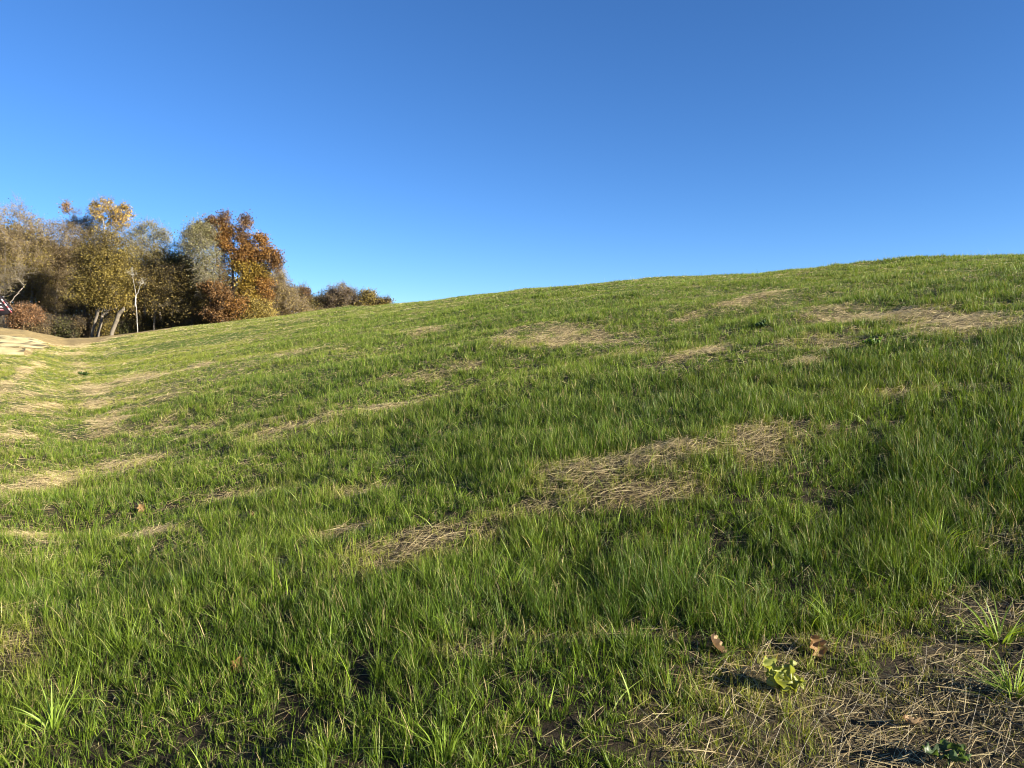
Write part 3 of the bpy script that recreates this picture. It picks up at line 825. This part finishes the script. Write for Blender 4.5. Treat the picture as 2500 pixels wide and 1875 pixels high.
# shrubs at the rim of the wood
tree('orange_bush', 'bright orange leaved bush on the clay bank near the left edge', 'bush', 64, [[(60,812),(58,785),(52,765)]],
     [(45,760,20,18,0),(70,775,26,24,0,1.1),(85,800,22,16,1,.9),(50,790,18,20,0),(100,812,12,8,1,.6)], [[(.13,.07,.035),(.22,.12,.055),(.30,.18,.09)], BRN], 190, 30, .13, .26, 8, .45, (.2,.15,.12), .05, .4, None, 31)
def shrub(px, py, rx, ry, pal, label, seed, Y=73, lf=22, tw=10):
    return tree('undergrowth_shrub', label, 'shrub', Y, [[(px, py + ry + 6), (px, py + ry * .4), (px + 2, py)]], [(px, py, rx, ry, 0), (px + rx * .5, py + ry * .5, rx * .6, ry * .5, 0), (px - rx * .5, py + ry * .4, rx * .6, ry * .6, 0)],
                [pal], 90, lf, .13, .35, tw, .6, (.17,.14,.12), .05, .4, 'shrubs under the wood edge', seed)
shrub(20, 790, 40, 18, BRN, 'low tangled grey brown brush under the machine at the left edge', 41, 70, 8, 16)
shrub(125, 790, 30, 26, BRN, 'dark brown brush right behind the orange bush', 42)
shrub(170, 800, 30, 20, GRE, 'dark green leafy brush in the shade left of the twin trunks', 43)
shrub(205, 795, 18, 26, BRN, 'reddish grey brush touching the foot of the twin trunks on their left', 44, 73)
shrub(262, 795, 12, 22, OL, 'yellow flecked brush filling the gap between twin trunks and broken trunk', 45, 74)
shrub(310, 800, 18, 16, GRE, 'dark green brush between the broken trunk and the white sapling', 46, 75)
shrub(365, 790, 26, 18, OLD, 'olive brush just right of the foot of the white sapling', 47, 75)
shrub(425, 785, 34, 18, OLD, 'dark shaded brush below the low round topped olive tree', 48, 76)
shrub(490, 775, 34, 22, BRN, 'dark brown brush left of the rust leaved sapling at the oak', 49, 76)
shrub(780, 768, 26, 10, TAN, 'tan brush on the brow below the small far trees', 50, 100)

# the wood behind, one mass of trunks and brown foliage
r = np.random.default_rng(77)
mw = MB()
n = 240000
xs = r.uniform(-72, -27, n); ys = r.uniform(84, 92, n)
topz = np.interp(xs, [-72, -61, -51, -46, -41, -37.5, -33.6, -29, -27], [15.5, 14.6, 13, 11.2, 10.6, 10.8, 8.6, 6, 4]) + 2.6 * (fbm(xs * .35, ys * .2, 61) - .5) * 2
zs = -3 + (topz + 3) * r.random(n) ** .85
pals = np.array(OLD + BRN)
leaves(mw, np.stack([xs, ys, zs], -1), r.uniform(.14, .32, n), pals[r.integers(0, 6, n)] * (.6 + .8 * fbm(xs * .4, zs * .4, 62))[:, None] * r.uniform(.6, 1.2, (n, 1)), r)
wd = mw.build('woodland', M_LEAF)
tag(wd, 'dark brown mass of the wood filling in behind the front row of trees', 'woodland', kind='stuff')
mw = MB()
n = 70
xs = r.uniform(-64, -28, n); ys = r.uniform(80, 92, n)
A = np.stack([xs, ys, np.full(n, -2.)], -1); B = A + np.stack([r.normal(0, .8, n), r.normal(0, .5, n), r.uniform(6, 10, n)], -1)
frusta(mw, A, B, r.uniform(.08, .2, n), .04, np.array([.16, .135, .11]), 6)
wt = mw.build('woodland_trunks', M_BARK)
tag(wt, 'many thin grey trunks standing deep inside the shaded wood', 'woodland', kind='stuff')

# ------------------------------------------------------------------ the machine at the left edge
Yv = 60.0
def pw(px, py, dy=0.0):
    return W(px, py, Yv + dy)
M_BLACK = plain('black_paint', (.012, .010, .013), .8, .15)
M_STEEL = plain('worn_steel', (.32, .32, .34), .4, .5, .6)
M_RED = plain('red_reflector', (.26, .05, .06), .35, .5, vary=.1)
M_WHITE = plain('white_reflector', (.50, .45, .43), .35, .5, vary=.05)
M_RUBBER = plain('tyre_rubber', (.022, .022, .022), .85, .2, vary=.2)
def slab(mb, outline, dy0, dy1, col=None):
    a = [pw(x, y, dy0) for x, y in outline]; b = [pw(x, y, dy1) for x, y in outline]; k = len(outline)
    mb.poly(a + b, [tuple(range(k))[::-1], tuple(range(k, 2 * k))] + [(i, (i + 1) % k, k + (i + 1) % k, k + i) for i in range(k)])
gx, gy = pw(-45, 790)[:2]
vz = float(terrain(gx, gy))
base = np.array([gx, gy, vz])
tr = empty('trailer', tuple(base))
tag(tr, 'black trailer end with red and white striped edge poking in at the left border', 'trailer')
m = MB(); slab(m, [(-110,700),(-20,700),(0,720),(11,729),(21,741),(31,753),(31,762),(13,768),(0,772),(-110,776)], 0, 2.0); m.build('body', M_BLACK, tr, origin=base)
for i in range(6):
    t0, t1 = i / 6, (i + 1) / 6
    a = (1.5 + 25 * t0, 731 + 33 * t0); b = (1.5 + 25 * t1, 731 + 33 * t1)
    m = MB(); slab(m, [a, (a[0] + 3.2, a[1] - 1.6), (b[0] + 3.2, b[1] - 1.6), b], -.03, -.002)
    m.build('reflective_strip', [M_WHITE, M_RED][i % 2], tr, origin=base)
for k, (x0, y0) in enumerate([(5, 723), (14, 738), (24, 753)]):
    m = MB(); slab(m, [(x0, y0), (x0 + 4, y0 + 1.2), (x0 + 5.5, y0 + 3), (x0 + 1, y0 + 1.6)], -.05, -.002); m.build('bracket', M_STEEL, tr, origin=base)
for yy in (738, 747, 754):
    m = MB(); slab(m, [(-100, yy), (-2 + (yy - 738) * .4, yy), (5 + (yy - 738) * .4, yy + 3.6), (-100, yy + 1.2)], -.05, -.002); m.build('side_rail', M_STEEL if yy != 754 else M_RED, tr, origin=base)
def wheel(cx_, dy):
    c = pw(cx_, 778, dy); rad = .42; c[2] = vz + rad
    mt_ = MB(); n = 24; prof = [(rad * .55, -.11), (rad * .92, -.12), (rad, -.09), (rad, .09), (rad * .92, .12), (rad * .55, .11)]
    V = []; F = []
    for i in range(n):
        a = 2 * math.pi * i / n
        V += [c + np.array([q * math.cos(a), w, q * math.sin(a)]) for q, w in prof]
    p = len(prof)
    for i in range(n):
        for j in range(p):
            F.append((i * p + j, i * p + (j + 1) % p, ((i + 1) % n) * p + (j + 1) % p, ((i + 1) % n) * p + j))
    mt_.poly(V, F)
    w = mt_.build('wheel', M_RUBBER, tr, origin=base)
    mr_ = MB(); V = []; F = []
    for sgn in (-.09, .09):
        for i in range(n):
            a = 2 * math.pi * i / n; V.append(c + np.array([rad * .56 * math.cos(a), sgn, rad * .56 * math.sin(a)]))
    mr_.poly(V, [tuple(range(n)), tuple(range(2 * n - 1, n - 1, -1))] + [(i, (i + 1) % n, n + (i + 1) % n, n + i) for i in range(n)])
    mr_.build('rim', M_STEEL, w, origin=(0, 0, 0) if False else base)
for cx_ in (-75, -45):
    wheel(cx_, .25); wheel(cx_, 1.75)
for xx in (-75, -45):
    m = MB()
    m.box(pw(xx, 772, 1.0) * np.array([1, 1, 0]) + np.array([0, 0, vz + .42]), (.1, 1.5, .1))
    m.box(pw(xx, 772, 1.0) * np.array([1, 1, 0]) + np.array([0, 0, vz + .62]), (.16, 1.3, .42))
    m.build('axle', M_STEEL, tr, origin=base)

# ------------------------------------------------------------------ fallen leaves and broad leaved weeds
def leaf_sheet(L, Wd, lobes, curl, ruffle, r, nu=18, nv=9):
    u = np.linspace(0, 1, nu)[:, None]; v = np.linspace(-1, 1, nv)[None, :]
    wd = np.sin(math.pi * np.clip(u, .02, .98)) ** .6 * (1 + .28 * np.cos(u * lobes * 2 * math.pi)) * Wd / 2
    X = (v * wd); Y = u * L * np.ones_like(v)
    Z = curl * L * (v ** 2) * .5 + curl * L * .6 * (u - .5) ** 2 + ruffle * L * np.abs(v) ** 1.5 * np.sin(u * 19 + np.sign(v) * 1.7 + r.random() * 6) + ruffle * .5 * L * np.sin(u * 8 + v * 3)
    V = np.stack([X, Y, Z * np.ones_like(X)], -1).reshape(-1, 3)
    F = [(i * nv + j, i * nv + j + 1, (i + 1) * nv + j + 1, (i + 1) * nv + j) for i in range(nu - 1) for j in range(nv - 1)]
    return V, F
def rotm(ax, ay, az):
    cx_, sx_, cy_, sy_, cz, sz = math.cos(ax), math.sin(ax), math.cos(ay), math.sin(ay), math.cos(az), math.sin(az)
    Rx = np.array([[1,0,0],[0,cx_,-sx_],[0,sx_,cx_]]); Ry = np.array([[cy_,0,sy_],[0,1,0],[-sy_,0,cy_]]); Rz = np.array([[cz,-sz,0],[sz,cz,0],[0,0,1]])
    return Rz @ Ry @ Rx
M_DEAD = leafy('dead_leaf', .22, .7, .2, (1.2, 1, .8), noise=45.0)
def fallen_leaf(px, py, L, col, rot, label, seed, lift=.02):
    r = np.random.default_rng(seed)
    q = at(px, py); z = float(terrain(q[0], q[1])) + lift
    root = empty('fallen_leaf', (q[0], q[1], z)); tag(root, label, 'leaf', 'dead leaves caught in the grass')
    M = rotm(*rot)
    V, F = leaf_sheet(L, L * .72, 3, .45, .09, r)
    V = (V - np.array([0, L / 2, 0])) @ M.T
    m = MB(); m.poly(V, F, col); m.build('leaf_blade', M_DEAD, root, smooth=True)
    m = MB(); a = np.array([0, -L / 2, .05 * L]) @ M.T; b = np.array([.1 * L, -L * .95, .2 * L]) @ M.T
    frusta(m, a, b, .0016, .0012, np.array(col) * .7, 5); m.build('stalk', M_WEED, root)
fallen_leaf(1748, 1592, .062, (.30,.21,.12), (.9,.3,1.3), 'pale tan curled leaf lying at the edge of the straw at lower right', 1)
fallen_leaf(1990, 1562, .065, (.22,.135,.06), (1.2,-.2,.4), 'brown leaf standing on edge in the straw above the lettuce like weed', 2)
fallen_leaf(580, 1652, .055, (.20,.11,.045), (1.3,.4,.2), 'rusty brown leaf upright among the grass at lower left', 3, .015)
fallen_leaf(346, 1238, .06, (.22,.14,.06), (1.1,-.3,.6), 'orange brown leaf beside the yellowish straw strip in the left foreground', 4, .02)
fallen_leaf(612, 1262, .045, (.26,.15,.07), (.9,.5,1.6), 'small orange leaf half hidden in grass left of centre', 5, .02)
fallen_leaf(2230, 1742, .05, (.24,.165,.09), (.4,.2,2.2), 'flat brown leaf on the straw near the bottom right corner', 6)
def weed(px, py, n, L, col, label, seed, up=1.0, name='leafy_weed', rr_=.14):
    r = np.random.default_rng(seed)
    q = at(px, py); z = float(terrain(q[0], q[1]))
    root = empty(name, (q[0], q[1], z)); tag(root, label, 'weed')
    for k in range(n):
        V, F = leaf_sheet(L * r.uniform(.75, 1.15), L * r.uniform(.42, .6), 4, r.uniform(.1, .5), rr_, r, 22, 9)
        M = rotm(r.uniform(.35, 1.15) * up, r.normal(0, .35), 2 * math.pi * k / n + r.normal(0, .3))
        m = MB(); m.poly(V @ M.T + np.array([0, 0, .012]), F, np.array(col) * r.uniform(.8, 1.2)); m.build('leaf', M_WEED, root, smooth=True)
weed(1908, 1672, 9, .075, (.26,.28,.07), 'crumpled yellow green lettuce like weed on the straw at lower right', 11)
weed(2330, 1842, 4, .06, (.06,.095,.035), 'dull green crinkled weed at the bottom edge, right of the lettuce like one', 12, .7)
weed(2135, 852, 6, .08, (.08,.13,.03), 'broad leaved green weed in the tall grass below the long straw patch', 13, .9)
weed(1855, 800, 5, .08, (.03,.06,.015), 'small dark green weed clump left of the long straw patch on the slope', 14, .9)
weed(205, 922, 5, .12, (.05,.09,.02), 'dark green weed rosette on the worn track at the left', 15, .5)
